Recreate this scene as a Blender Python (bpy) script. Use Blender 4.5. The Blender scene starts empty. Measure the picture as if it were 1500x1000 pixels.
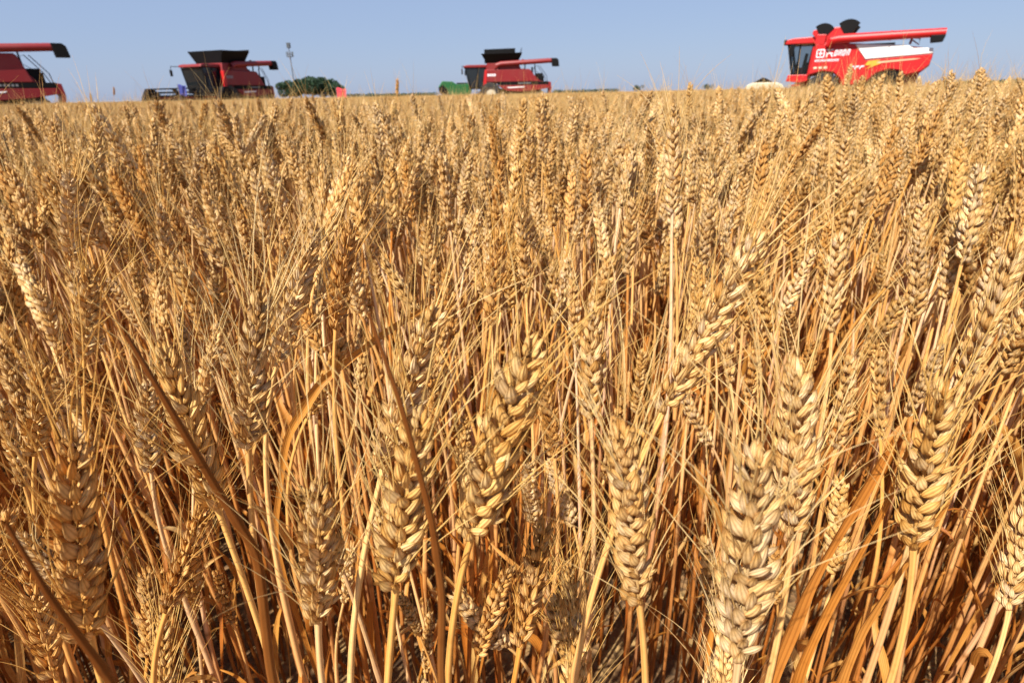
import bpy, math, random
import numpy as np
from mathutils import Matrix, Vector, Euler

# ------------------------------------------------------------------ camera, light, exposure
R = math.radians
SC = bpy.context.scene
COL = SC.collection
CAM_H = 0.86
F_PX = 850.0                       # focal length in pixels of the 1500 px wide photograph
PITCH, ROLL = R(23.1), R(-1.15)
CAM_ROT = Euler((R(90) - PITCH, 0, 0)).to_matrix() @ Matrix.Rotation(ROLL, 3, 'Z')
cam_data = bpy.data.cameras.new("camera")
cam = bpy.data.objects.new("camera", cam_data)
COL.objects.link(cam)
cam.matrix_world = Matrix.Translation((0, 0, CAM_H)) @ CAM_ROT.to_4x4()
cam_data.sensor_width = 36.0
cam_data.lens = F_PX / 1500 * 36
cam_data.clip_start, cam_data.clip_end = 0.01, 4000
cam_data.dof.use_dof = True
cam_data.dof.focus_distance = 0.36
cam_data.dof.aperture_fstop = 16
SC.camera = cam

SUN_DIR = Vector((-0.57, -0.82, 0)).normalized()
SUN_EL = R(50)
to_sun = Vector((SUN_DIR.x * math.cos(SUN_EL), SUN_DIR.y * math.cos(SUN_EL), math.sin(SUN_EL)))
world = bpy.data.worlds.new("World")
SC.world = world
world.use_nodes = True
wn = world.node_tree.nodes
sky = wn.new('ShaderNodeTexSky')
sky.sky_type = 'NISHITA'
sky.sun_disc = False
sky.sun_elevation = SUN_EL
sky.sun_rotation = math.atan2(to_sun.x, to_sun.y)
sky.air_density, sky.dust_density, sky.ozone_density = 1.0, 0.6, 3.0
sky.altitude = 0
wn['Background'].inputs['Strength'].default_value = 0.062
# summer dust evens the sky out: the physical sky mixed with one even pale blue
haze_mix = wn.new('ShaderNodeMix'); haze_mix.data_type = 'RGBA'
haze_mix.inputs['Factor'].default_value = 0.72
haze_mix.inputs['B'].default_value = (3.2, 4.12, 6.45, 1)
world.node_tree.links.new(sky.outputs[0], haze_mix.inputs['A'])
world.node_tree.links.new(haze_mix.outputs['Result'], wn['Background'].inputs['Color'])
sun_data = bpy.data.lights.new("sun", 'SUN')
sun_data.energy = 5.0
sun_data.angle = R(0.5)
sun_data.color = (1.0, 0.94, 0.84)
sun = bpy.data.objects.new("sun", sun_data)
COL.objects.link(sun)
sun.rotation_euler = to_sun.to_track_quat('Z', 'Y').to_euler()
SC.view_settings.view_transform = 'Standard'
SC.view_settings.look = 'None'
SC.view_settings.exposure = 0.88
SC.view_settings.gamma = 1.0
SC.cycles.max_bounces = 8
SC.cycles.diffuse_bounces = 5
SC.cycles.transmission_bounces = 5
SC.cycles.transparent_max_bounces = 8

def ray(px, py):
    """direction (camera depth 1) through a pixel of the 1500x1000 photograph"""
    return CAM_ROT @ Vector(((px - 750) / F_PX, -(py - 500) / F_PX, -1.0))

def project(p):
    q = CAM_ROT.transposed() @ (Vector(p) - Vector((0, 0, CAM_H)))
    if q.z > -0.02:
        return None
    return (750 + F_PX * q.x / -q.z, 500 - F_PX * q.y / -q.z, -q.z)

def on_ray(px, py, dist):
    """world point seen at a pixel, at that horizontal distance"""
    d = ray(px, py)
    s = dist / math.hypot(d.x, d.y)
    return Vector((0, 0, CAM_H)) + d * s

def horizon(px):
    return 152 - 0.0200 * px

def ground_at(px, dist):
    p = on_ray(px, horizon(px), dist)
    return Vector((p.x, p.y, 0))

# ------------------------------------------------------------------ tags
def tag(o, label=None, cat=None, group=None, kind=None):
    if label: o['label'] = label
    if cat: o['category'] = cat
    if group: o['group'] = group
    if kind: o['kind'] = kind
    return o

def thing(name, label, cat, loc=(0, 0, 0), rz=0.0, group=None):
    o = bpy.data.objects.new(name, None)
    o.empty_display_size = 0.05
    COL.objects.link(o)
    o.location = loc
    o.rotation_euler = (0, 0, rz)
    return tag(o, label, cat, group)

def link(name, me, parent=None, mat=None):
    o = bpy.data.objects.new(name, me)
    COL.objects.link(o)
    if parent is not None:
        o.parent = parent
    if mat is not None:
        o.matrix_local = mat
    return o

# ------------------------------------------------------------------ materials
def new_mat(name):
    m = bpy.data.materials.new(name)
    m.use_nodes = True
    nt = m.node_tree
    return m, nt, nt.nodes['Principled BSDF'], nt.nodes['Material Output']

def plain(name, col, rough=0.5, metal=0.0, dirt=0.12, scale=3.0, coat=0.0):
    m, nt, p, out = new_mat(name)
    n, l = nt.nodes, nt.links
    tc = n.new('ShaderNodeTexCoord')
    nz = n.new('ShaderNodeTexNoise'); nz.inputs['Scale'].default_value = scale; nz.inputs['Detail'].default_value = 6
    l.new(tc.outputs['Object'], nz.inputs['Vector'])
    mx = n.new('ShaderNodeMix'); mx.data_type = 'RGBA'
    mx.inputs['A'].default_value = (*col, 1)
    mx.inputs['B'].default_value = (col[0] * .6 + .06, col[1] * .6 + .045, col[2] * .6 + .03, 1)
    mr = n.new('ShaderNodeMapRange'); mr.inputs['From Min'].default_value = .45; mr.inputs['From Max'].default_value = .75
    mr.inputs['To Max'].default_value = min(1, dirt * 4)
    l.new(nz.outputs['Fac'], mr.inputs['Value']); l.new(mr.outputs[0], mx.inputs['Factor'])
    l.new(mx.outputs['Result'], p.inputs['Base Color'])
    p.inputs['Roughness'].default_value = rough
    p.inputs['Metallic'].default_value = metal
    p.inputs['Coat Weight'].default_value = coat
    return m

def ramp(nt, stops):
    r = nt.nodes.new('ShaderNodeValToRGB')
    e = r.color_ramp.elements
    while len(e) > 1: e.remove(e[-1])
    e[0].position, e[0].color = stops[0][0], (*stops[0][1], 1)
    for pos, c in stops[1:]:
        x = e.new(pos); x.color = (*c, 1)
    return r

def wheat_mat(name, stops, along, ribs, rib_depth, transl, rough, mottle=0.35, bump=0.3, nscale=260.0):
    """stops: colour by piece; along: multiplier along the piece; ribs: lengthwise veins"""
    m, nt, p, out = new_mat(name)
    n, l = nt.nodes, nt.links
    def attr(a):
        x = n.new('ShaderNodeAttribute'); x.attribute_name = a; return x.outputs['Fac']
    def math_(op, a, b=None, clamp=False):
        x = n.new('ShaderNodeMath'); x.operation = op; x.use_clamp = clamp
        for i, v in ((0, a), (1, b)):
            if v is None: continue
            if isinstance(v, (int, float)): x.inputs[i].default_value = v
            else: l.new(v, x.inputs[i])
        return x.outputs[0]
    def mul(a, b, fac=1.0):
        x = n.new('ShaderNodeMix'); x.data_type = 'RGBA'; x.blend_type = 'MULTIPLY'
        x.inputs['Factor'].default_value = fac
        l.new(a, x.inputs['A']); l.new(b, x.inputs['B'])
        return x.outputs['Result']
    oi = n.new('ShaderNodeObjectInfo')
    rnd = math_('ADD', math_('MULTIPLY', attr('rnd'), .62), math_('MULTIPLY', oi.outputs['Random'], .38))
    base = ramp(nt, stops); l.new(rnd, base.inputs[0])
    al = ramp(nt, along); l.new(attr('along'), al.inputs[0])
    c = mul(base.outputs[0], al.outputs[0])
    tc = n.new('ShaderNodeTexCoord')
    nz = n.new('ShaderNodeTexNoise'); nz.inputs['Scale'].default_value = nscale; nz.inputs['Detail'].default_value = 6; nz.inputs['Roughness'].default_value = .65
    l.new(tc.outputs['Object'], nz.inputs['Vector'])
    mot = ramp(nt, [(.3, (.68, .58, .48)), (.44, (.98, .96, .93)), (.68, (1.12, 1.14, 1.16))]); l.new(nz.outputs['Fac'], mot.inputs[0])
    c = mul(c, mot.outputs[0], mottle)
    st = math_('SINE', math_('MULTIPLY', attr('around'), 2 * math.pi * ribs))
    st01 = math_('MULTIPLY_ADD' if False else 'ADD', math_('MULTIPLY', st, .5), .5)
    sr = ramp(nt, [(0, (1 - rib_depth, 1 - rib_depth * 1.15, 1 - rib_depth * 1.3)), (.55, (1, 1, 1))]); l.new(st01, sr.inputs[0])
    c = mul(c, sr.outputs[0])
    c = mul(c, oi.outputs['Color'])
    l.new(c, p.inputs['Base Color'])
    p.inputs['Roughness'].default_value = rough
    p.inputs['Specular IOR Level'].default_value = .26
    if bump:
        b = n.new('ShaderNodeBump'); b.inputs['Strength'].default_value = bump; b.inputs['Distance'].default_value = .0004
        h = math_('ADD', math_('MULTIPLY', st01, .7), math_('MULTIPLY', nz.outputs['Fac'], .6))
        l.new(h, b.inputs['Height']); l.new(b.outputs[0], p.inputs['Normal'])
    if transl:
        t = n.new('ShaderNodeBsdfTranslucent'); l.new(c, t.inputs['Color'])
        ms = n.new('ShaderNodeMixShader'); ms.inputs[0].default_value = transl
        l.new(p.outputs[0], ms.inputs[1]); l.new(t.outputs[0], ms.inputs[2]); l.new(ms.outputs[0], out.inputs['Surface'])
    return m

M_HUSK = wheat_mat('wheat_husk',
    [(.05, (.52, .26, .065)), (.2, (.76, .46, .16)), (.5, (.86, .58, .25)), (.75, (.89, .67, .37)), (.95, (.68, .49, .29))],
    [(0, (.74, .66, .5)), (.2, (1, .97, .9)), (.55, (1.0, 1.0, 1.0)), (.76, (.86, .78, .64)), (.92, (.52, .40, .28)), (1, (.30, .21, .14))], 8, .32, .22, .52, mottle=.85, bump=.8)
M_AWN = wheat_mat('wheat_awn',
    [(.1, (.60, .35, .10)), (.5, (.78, .53, .20)), (.9, (.84, .66, .34))],
    [(0, (.92, .86, .72)), (.5, (1, 1, 1)), (1, (.85, .74, .6))], 1, 0, .25, .4, mottle=.2, bump=0, nscale=60)
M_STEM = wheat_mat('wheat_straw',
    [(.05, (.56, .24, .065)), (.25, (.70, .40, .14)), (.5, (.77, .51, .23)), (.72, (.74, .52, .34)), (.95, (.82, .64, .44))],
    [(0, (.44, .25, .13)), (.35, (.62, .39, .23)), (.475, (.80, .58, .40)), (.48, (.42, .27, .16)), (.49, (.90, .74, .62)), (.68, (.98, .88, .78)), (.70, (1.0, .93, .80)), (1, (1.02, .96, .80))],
    4, .22, .06, .42, mottle=.55, bump=.35, nscale=90)
M_LEAF = wheat_mat('wheat_dry_leaf',
    [(.05, (.38, .13, .026)), (.35, (.54, .22, .042)), (.65, (.64, .33, .08)), (.95, (.70, .46, .18))],
    [(0, (.95, .9, .8)), (.6, (1, 1, 1)), (1, (.75, .66, .55))], 5, .28, .32, .5, mottle=.5, bump=.4, nscale=70)
WHEAT_MATS = [M_HUSK, M_AWN, M_STEM, M_LEAF]

# ------------------------------------------------------------------ mesh builder for the wheat
class Mesh:
    def __init__(s):
        s.V, s.Q, s.A, s.B, s.Rn, s.M, s.n = [], [], [], [], [], [], 0
    def grid(s, P, closed, rnd, mat, a=None):
        nv, nu = P.shape[:2]
        s.V.append(P.reshape(-1, 3))
        s.A.append(np.repeat(np.linspace(0, 1, nv) if a is None else a, nu))
        s.B.append(np.tile(np.arange(nu) / (nu if closed else nu - 1), nv))
        s.Rn.append(np.full(nu * nv, rnd))
        i = np.arange(nv - 1)[:, None] * nu
        j = np.arange(nu if closed else nu - 1)[None, :]
        j2 = (j + 1) % nu
        q = np.stack([i + j, i + j2, i + nu + j2, i + nu + j], -1).reshape(-1, 4) + s.n
        s.Q.append(q); s.M.append(np.full(len(q), mat)); s.n += nu * nv
    def tube(s, path, rad, ns, rnd, mat, a=None):
        path = np.asarray(path, float); rad = np.asarray(rad, float)
        t = np.gradient(path, axis=0); t /= np.linalg.norm(t, axis=1)[:, None] + 1e-12
        ref = np.array([.31, .95, .05]) if abs(t[0][1]) < .8 else np.array([.95, .1, .31])
        u = np.cross(t, ref); u /= np.linalg.norm(u, axis=1)[:, None] + 1e-12
        w = np.cross(t, u)
        an = np.arange(ns) * 2 * np.pi / ns
        P = path[:, None, :] + rad[:, None, None] * (np.cos(an)[None, :, None] * u[:, None, :] + np.sin(an)[None, :, None] * w[:, None, :])
        s.grid(P, True, rnd, mat, a)
    def build(s, name, mats):
        me = bpy.data.meshes.new(name)
        V = np.concatenate(s.V).astype(np.float32); Q = np.concatenate(s.Q).astype(np.int32)
        me.vertices.add(len(V)); me.vertices.foreach_set('co', V.ravel())
        me.loops.add(Q.size); me.loops.foreach_set('vertex_index', Q.ravel())
        me.polygons.add(len(Q)); me.polygons.foreach_set('loop_start', np.arange(len(Q), dtype=np.int32) * 4)
        me.polygons.foreach_set('material_index', np.concatenate(s.M).astype(np.int32))
        me.polygons.foreach_set('use_smooth', np.ones(len(Q), dtype=bool))
        for nm, arr in (('along', s.A), ('around', s.B), ('rnd', s.Rn)):
            at = me.attributes.new(nm, 'FLOAT', 'POINT'); at.data.foreach_set('value', np.concatenate(arr).astype(np.float32))
        for m in mats: me.materials.append(m)
        me.update(calc_edges=True); me.validate()
        return me

def husk_points(L, W, T, bulge, nu, nv, keel=.22, skew=0.0):
    v = np.linspace(0, 1, nv)
    p = (v + .03) ** .72 * (1 - v) ** 1.15 + .012 * (1 - v)
    p = p / p.max() + .16 * (1 - v) ** 6
    p[-1] = .02
    an = np.arange(nu) * 2 * np.pi / nu
    c, sn = np.cos(an), np.sin(an)
    kf = 1 + keel * np.clip(c, 0, 1) ** 4 + (.05 * np.cos(6 * an) if nu >= 16 else 0)
    sn = sn * (1 + (.05 * np.cos(6 * an) if nu >= 16 else 0))
    X = (W / 2) * p[:, None] * (c * kf)[None, :] + (bulge * L * 4 * v * (1 - v))[:, None] + (skew * L * v ** 3)[:, None]
    Y = (T / 2) * p[:, None] * (sn * np.abs(sn) ** .45)[None, :]
    Z = (L * v)[:, None] * np.ones(nu)[None, :]
    return np.stack([X, Y, Z], -1)

def xf(P, M):
    A = np.array(M)
    return P @ A[:3, :3].T + A[:3, 3]

def spikelet_spec(rng):
    """florets of one spikelet: x outward, y across the fan, z along; (matrix, L, W, T, bulge, rnd, awned)"""
    out = []
    def add(x, y, z, ty, tx, L, W, T, awn):
        M = Matrix.Translation((x, y, z)) @ Matrix.Rotation(R(-ty), 4, 'X') @ Matrix.Rotation(R(tx), 4, 'Y') @ Matrix.Rotation(R(rng.uniform(-42, 42)), 4, 'Z')
        out.append((M, L, W, T, rng.uniform(.03, .07), rng.random(), awn))
    j = lambda s: rng.uniform(-s, s) * 1.5
    for s in (-1, 1):
        add(-.0014, s * .0024, 0, s * (21 + j(7)), 3 + j(8), .0112 + j(.0010), .0047 + j(.0005), .0029, False)
        add(-.0002, s * .0020, .0018, s * (13 + j(7)), 5 + j(8), .0142 + j(.0012), .0051 + j(.0006), .0033, True)
    add(.0016, j(.0006), .0045, j(6), 5 + j(6), .0132 + j(.001), .0044, .0033, True)
    if rng.random() < .6: add(.0024, j(.0015), .0062, j(16), 12 + j(8), .0092 + j(.001), .0030, .0026, False)
    return out

SPIKE_SPECS = [spikelet_spec(random.Random(100 + i)) for i in range(11)]

def spikelet_into(mb, spec, M, nu, nv, which=None, fat=1.0):
    for k, (m, L, W, T, bu, rn, awn) in enumerate(spec):
        if which is not None and k not in which: continue
        mb.grid(xf(husk_points(L, W * fat, T * fat, bu, nu, nv), M @ m), True, rn, 0)

def build_spikelet_mesh(spec):
    mb = Mesh()
    spikelet_into(mb, spec, Matrix.Identity(4), 20, 13)
    return mb.build('spikelet', [M_HUSK])
SPIKELET_MESHES = [build_spikelet_mesh(s) for s in SPIKE_SPECS]

def ear_layout(rng, L, nodes, awn_len, spread, bend, skip=.38):
    """spikelet matrices and awn curves in the ear's own frame (z from base to tip)"""
    spots, awns, spine = [], [], []
    reach = L - .012
    for i in range(nodes + 1):
        f = i / nodes
        z = reach * f
        c = Vector((bend * (z / L) ** 2 * L, 0, z))
        ang = math.atan(2 * bend * z / L)
        spine.append(c)
        side = 1 if i % 2 else -1
        size = (.66 + .40 * math.sin(math.pi * min(1, f * .9 + .12)) ** .8) * rng.uniform(.86, 1.12) * L / .088
        size *= 15.6 / nodes
        last = i == nodes
        tilt = 0 if last else rng.uniform(17, 31) * (1 - .4 * f)
        az = (90 if last else (0 if side > 0 else 180)) + rng.uniform(-17, 17)
        M = (Matrix.Translation(c) @ Matrix.Rotation(ang, 4, 'Y') @ Matrix.Rotation(R(az), 4, 'Z')
             @ Matrix.Translation((.0009, 0, 0)) @ Matrix.Rotation(R(tilt), 4, 'Y') @ Matrix.Scale(size, 4))
        sp = rng.randrange(len(SPIKE_SPECS))
        spots.append((sp, M))
        for (m, FL, W, T, bu, rn, awned) in SPIKE_SPECS[sp]:
            if not awned or rng.random() < skip: continue
            tip = M @ m @ Vector((0, 0, FL * .96))
            d = ((M @ m).to_3x3() @ Vector((0, 0, 1))).normalized()
            out = Vector((d.x, d.y, 0))
            d = (d + Vector((0, 0, .55)) + out * rng.uniform(-.25, spread) + Vector((rng.gauss(0, .13), rng.gauss(0, .13), 0))).normalized()
            ln = awn_len * rng.uniform(.55, 1.1) * (.72 + .4 * f)
            curl = Vector((rng.gauss(0, .16), rng.gauss(0, .16), rng.gauss(-.02, .08)))
            pts = []
            for t in np.linspace(0, 1, 7):
                pts.append(tip + d * (ln * t) + (curl + out * .12) * (ln * t * t))
            awns.append((pts, rng.random()))
    return spots, awns, spine

def awns_into(mb, awns, seg, ns, thick=1.0, keep=1.0, rng=None):
    for pts, rn in awns:
        if keep < 1 and rng.random() > keep: continue
        idx = np.linspace(0, 6, seg + 1).round().astype(int)
        p = np.array([pts[i] for i in idx])
        t = np.linspace(0, 1, seg + 1)
        mb.tube(p, (.00030 * (1 - t) ** .8 + .00005) * thick, ns, rn, 1)

def bezier(a, b, c, d, n):
    t = np.linspace(0, 1, n)[:, None]
    a, b, c, d = (np.array(x) for x in (a, b, c, d))
    return (1 - t) ** 3 * a + 3 * t * (1 - t) ** 2 * b + 3 * t * t * (1 - t) * c + t ** 3 * d

def stem_path(base, top, direction, n, rng, wob=.006):
    base, top, direction = Vector(base), Vector(top), Vector(direction).normalized()
    h = top.z - base.z
    P = bezier(base, base + Vector((rng.gauss(0, .012), rng.gauss(0, .012), h * .5)), top - direction * h * .22, top, n)
    t = np.linspace(0, 1, n)
    ph = rng.uniform(0, 6)
    P[:, 0] += wob * np.sin(t * 5 + ph) * t * (1 - t) * 2
    P[:, 1] += wob * np.sin(t * 4 + ph * 2) * t * (1 - t) * 2
    return P

def stem_into(mb, P, ns, rnd, thick=1.0):
    n = len(P)
    t = np.linspace(0, 1, n)
    r = np.where(t < .48, .0021, np.where(t < .69, .00205, .0016 - .0005 * np.clip((t - .69) / .31, 0, 1)))
    for node in (.22, .48):
        r = r + .0008 * np.exp(-((t - node) / .009) ** 2)
    r[-1] *= 1.25
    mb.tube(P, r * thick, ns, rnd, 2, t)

def leaf_into(mb, start, az, elev, L, W, droop, twist, rng, nu=4, nv=12, rnd=None):
    h = Vector((math.cos(az), math.sin(az), 0))
    side = Vector((-math.sin(az), math.cos(az), 0))
    t = np.linspace(0, 1, nv)
    e = math.radians(elev)
    c = [Vector(start) + h * (L * (x * math.cos(e) * (1 - .25 * droop * x))) + Vector((0, 0, L * (x * math.sin(e) - droop * x * x)))
         + side * (L * .10 * math.sin(x * 4 + twist)) * x for x in t]
    P = np.zeros((nv, nu + 1, 3))
    for i in range(nv):
        tan = (c[min(i + 1, nv - 1)] - c[max(i - 1, 0)]).normalized()
        s = side - tan * side.dot(tan); s.normalize()
        nrm = tan.cross(s)
        a = twist * t[i] * 2.2
        s2 = s * math.cos(a) + nrm * math.sin(a)
        n2 = tan.cross(s2)
        w = W * (.45 + .55 * min(1, t[i] * 5)) * (1 - t[i] ** 2.4) + .0004
        for k in range(nu + 1):
            u = k / nu * 2 - 1
            q = c[i] + s2 * (u * w / 2) + n2 * (abs(u) ** 1.6 * w * .28)
            P[i, k] = q
    mb.grid(P, False, rng.random() if rnd is None else rnd, 3)

def random_leaf(mb, P, s, rng, nu, nv, scale=1.0):
    i = int(s * (len(P) - 1))
    hang = rng.random() < .45
    leaf_into(mb, P[i], rng.uniform(0, 6.28), rng.uniform(-80, -35) if hang else rng.uniform(55, 80),
              rng.uniform(.10, .21) * scale, rng.uniform(.0045, .0095), rng.uniform(.5, 1.0) if hang else rng.uniform(.25, .9), rng.uniform(-1.6, 1.6), rng, nu, nv)

# ------------------------------------------------------------------ ear meshes in three finenesses
EAR_L = .088
def make_ear(seed, nu, nv, which, seg, ns, keep, fat=1.0, thick=1.0):
    rng = random.Random(seed)
    spots, awns, spine = ear_layout(rng, EAR_L, rng.randint(18, 21), rng.uniform(.05, .072), rng.uniform(.25, .75), rng.uniform(-.16, .16))
    body, beard = Mesh(), Mesh()
    body.tube(np.array(spine), np.full(len(spine), .0008), 4, .4, 0)
    for k, M in spots:
        spikelet_into(body, SPIKE_SPECS[k], M, nu, nv, which, fat)
    awns_into(beard, awns, seg, ns, thick, keep, rng)
    return body, beard
FINE_EARS = []
for s_ in range(9):
    b_, a_ = make_ear(10 + s_, 10, 8, None, 5, 3, .36, 1.2, .9)
    FINE_EARS.append((b_.build('ear', [M_HUSK, M_AWN, M_STEM]), a_.build('beard', [M_HUSK, M_AWN])))

def ear_matrix(top, direction, roll):
    d = Vector(direction).normalized()
    return Matrix.Translation(top) @ d.to_track_quat('Z', 'Y').to_matrix().to_4x4() @ Matrix.Rotation(roll, 4, 'Z')

def stalk_shape(rng, tip_h):
    """ear base and ear direction of a free-standing stalk whose tip stands at tip_h"""
    lean = abs(rng.gauss(0, 12)) + 2
    d = Vector((math.sin(R(lean)), 0, math.cos(R(lean))))
    top = Vector((rng.uniform(.0, .05) + .001 * lean, rng.gauss(0, .01), tip_h - EAR_L * d.z))
    return top, d

class Variant: pass
def make_variant(seed, tip_h):
    rng = random.Random(seed)
    v = Variant()
    v.tip = tip_h
    v.top, v.dir = stalk_shape(rng, tip_h)
    P = stem_path((0, 0, 0), v.top, v.dir, 34, rng)
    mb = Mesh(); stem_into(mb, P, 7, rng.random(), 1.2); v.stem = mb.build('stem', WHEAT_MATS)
    v.leaves = []
    for s in ([.2, .42, .62] if rng.random() < .6 else [.3, .5]):
        mb = Mesh(); random_leaf(mb, P, s + rng.uniform(-.05, .05), rng, 4, 12); v.leaves.append(mb.build('leaf', WHEAT_MATS))
    v.ear = rng.randrange(len(FINE_EARS)); v.roll = rng.uniform(0, 6.28)
    v.seed, v.P = seed, P
    return v
TALL = [make_variant(200 + i, .79) for i in range(18)]
SHORT = [make_variant(300 + i, .58) for i in range(9)]

def coarse_stalk(seed, tip_h, level):
    rng = random.Random(seed)
    top, d = stalk_shape(rng, tip_h)
    P = stem_path((0, 0, 0), top, d, 12 if level == 1 else 6, rng)
    mb = Mesh()
    stem_into(mb, P, 5 if level == 1 else 3, rng.random(), 1.2)
    if level == 1:
        for s in [.25, .45, .62]:
            random_leaf(mb, P, s, rng, 2, 7)
        body, beard = make_ear(seed, 6, 5, None, 3, 3, .22, 1.32)
    else:
        if rng.random() < .6: random_leaf(mb, P, .6, rng, 1, 5)
        body, beard = make_ear(seed, 4, 4, (1, 3, 4), 2, 3, .25, 1.35, 1.2)
    M = ear_matrix(top, d, rng.uniform(0, 6.28))
    for part in (body, beard):
        part.V = [xf(p, M) for p in part.V]
        mb.V += part.V; mb.Q += [q + mb.n for q in part.Q]; mb.A += part.A; mb.B += part.B; mb.Rn += part.Rn; mb.M += part.M; mb.n += part.n
    return mb

# ------------------------------------------------------------------ ground
def ground_material():
    m, nt, p, out = new_mat('field_soil')
    n, l = nt.nodes, nt.links
    tc = n.new('ShaderNodeTexCoord')
    a = n.new('ShaderNodeTexNoise'); a.inputs['Scale'].default_value = 18; a.inputs['Detail'].default_value = 8
    b = n.new('ShaderNodeTexVoronoi'); b.inputs['Scale'].default_value = 60
    l.new(tc.outputs['Object'], a.inputs['Vector']); l.new(tc.outputs['Object'], b.inputs['Vector'])
    r = ramp(nt, [(.3, (.10, .055, .025)), (.5, (.22, .12, .045)), (.7, (.42, .27, .10))]); l.new(a.outputs['Fac'], r.inputs[0])
    l.new(r.outputs[0], p.inputs['Base Color']); p.inputs['Roughness'].default_value = .95
    bu = n.new('ShaderNodeBump'); bu.inputs['Strength'].default_value = .8; bu.inputs['Distance'].default_value = .02
    l.new(b.outputs['Distance'], bu.inputs['Height']); l.new(bu.outputs[0], p.inputs['Normal'])
    return m
gm = bpy.data.meshes.new('ground')
S_ = 3000
gm.from_pydata([(-S_, -S_, 0), (S_, -S_, 0), (S_, S_, 0), (-S_, S_, 0)], [], [(0, 1, 2, 3)])
gm.materials.append(ground_material())
tag(link('ground', gm), kind='structure')

# ------------------------------------------------------------------ hard-surface helpers
class Solid:
    """boxes, prisms and tubes gathered into one mesh"""
    def __init__(s): s.v, s.f = [], []
    def add(s, v, f):
        n = len(s.v); s.v += [tuple(p) for p in v]; s.f += [tuple(i + n for i in q) for q in f]; return s
    def box(s, x0, x1, y0, y1, z0, z1):
        return s.prism([(x0, z0), (x1, z0), (x1, z1), (x0, z1)], y0, y1)
    def prism(s, prof, y0, y1, inset=0.0):
        """side profile in x,z drawn out across y; inset draws the far ends in a little for a crowned panel"""
        k = len(prof)
        cx = sum(p[0] for p in prof) / k; cz = sum(p[1] for p in prof) / k
        a = [(x, y0, z) for x, z in prof]; b = [(x, y1, z) for x, z in prof]
        if inset:
            e = min(.12, abs(y1 - y0) / 3) * (1 if y1 > y0 else -1)
            sh = lambda p: (cx + (p[0] - cx) * (1 - inset), cz + (p[1] - cz) * (1 - inset))
            rings = [[(sh(p)[0], y0, sh(p)[1]) for p in prof], [(x, y0 + e, z) for x, z in prof], [(x, y1 - e, z) for x, z in prof], [(sh(p)[0], y1, sh(p)[1]) for p in prof]]
        else:
            rings = [a, b]
        v = [p for r in rings for p in r]
        f = [tuple(range(k))[::-1], tuple(range(k * (len(rings) - 1), k * len(rings)))]
        for r in range(len(rings) - 1):
            for i in range(k):
                j = (i + 1) % k
                f.append((r * k + i, r * k + j, (r + 1) * k + j, (r + 1) * k + i))
        return s.add(v, f)
    def tube(s, path, rad, ns=10):
        path = [Vector(p) for p in path]
        rad = [rad] * len(path) if isinstance(rad, (int, float)) else rad
        v = []
        for i, p in enumerate(path):
            t = (path[min(i + 1, len(path) - 1)] - path[max(i - 1, 0)]).normalized()
            u = t.cross(Vector((0, 0, 1)) if abs(t.z) < .9 else Vector((1, 0, 0))).normalized(); w = t.cross(u)
            for k in range(ns):
                a = 2 * math.pi * k / ns
                v.append(p + (u * math.cos(a) + w * math.sin(a)) * rad[i])
        f = [tuple(range(ns))[::-1], tuple(range(ns * (len(path) - 1), ns * len(path)))]
        for i in range(len(path) - 1):
            for k in range(ns):
                f.append((i * ns + k, i * ns + (k + 1) % ns, (i + 1) * ns + (k + 1) % ns, (i + 1) * ns + k))
        return s.add(v, f)
    def disc(s, c, r, y0, y1, ns=28, r_in=None):
        """wheel-like ring or disc round an axis along y"""
        if r_in is None:
            return s.tube([(c[0], y0, c[1]), (c[0], y1, c[1])], r, ns)
        prof = [(r_in, y0), (r * .93, y0), (r, y0 + (y1 - y0) * .2), (r, y0 + (y1 - y0) * .8), (r * .93, y1), (r_in, y1)]
        v, f = [], []
        for k in range(ns):
            a = 2 * math.pi * k / ns
            v += [(c[0] + q * math.cos(a), y, c[1] + q * math.sin(a)) for q, y in prof]
        m = len(prof)
        for k in range(ns):
            for i in range(m):
                f.append((k * m + i, k * m + (i + 1) % m, ((k + 1) % ns) * m + (i + 1) % m, ((k + 1) % ns) * m + i))
        return s.add(v, f)
    def build(s, name, mat, parent=None, bevel=0.0, smooth=False):
        me = bpy.data.meshes.new(name)
        me.from_pydata(s.v, [], s.f)
        me.materials.append(mat)
        import bmesh
        bm = bmesh.new(); bm.from_mesh(me); bmesh.ops.recalc_face_normals(bm, faces=bm.faces); bm.to_mesh(me); bm.free()
        if smooth:
            me.polygons.foreach_set('use_smooth', [True] * len(me.polygons))
            me.set_sharp_from_angle(angle=R(38))
        o = link(name, me, parent)
        if bevel:
            b = o.modifiers.new('bevel', 'BEVEL'); b.width = bevel; b.segments = 2; b.limit_method = 'ANGLE'
        return o

P_RED = plain('dark_red_paint', (.20, .007, .009), .5, dirt=.10, scale=1.2)
P_SCARLET = plain('scarlet_paint', (.46, .006, .007), .45, dirt=.05, scale=1.2)
P_WHITE = plain('white_paint', (.80, .80, .78), .4, dirt=.06)
P_BLACK = plain('black_steel', (.0045, .0045, .005), .65, dirt=.01)
P_BLACK.node_tree.nodes['Principled BSDF'].inputs['Specular IOR Level'].default_value = .15
P_RUBBER = plain('tyre_rubber', (.022, .021, .02), .85, dirt=.35)
P_GREY = plain('grey_steel', (.24, .24, .25), .45, .4, dirt=.2)
P_RIM = plain('cream_rim', (.55, .48, .34), .5, dirt=.25)
P_GREEN = plain('green_paint', (.013, .11, .03), .4, dirt=.12)
P_CREAM = plain('cream_panel', (.56, .51, .36), .55, dirt=.15)
P_LETTER = plain('white_lettering', (.82, .80, .84), .5, dirt=.04)
P_YELLOW = plain('yellow_decal', (.80, .36, .03), .5, dirt=.04)
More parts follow.
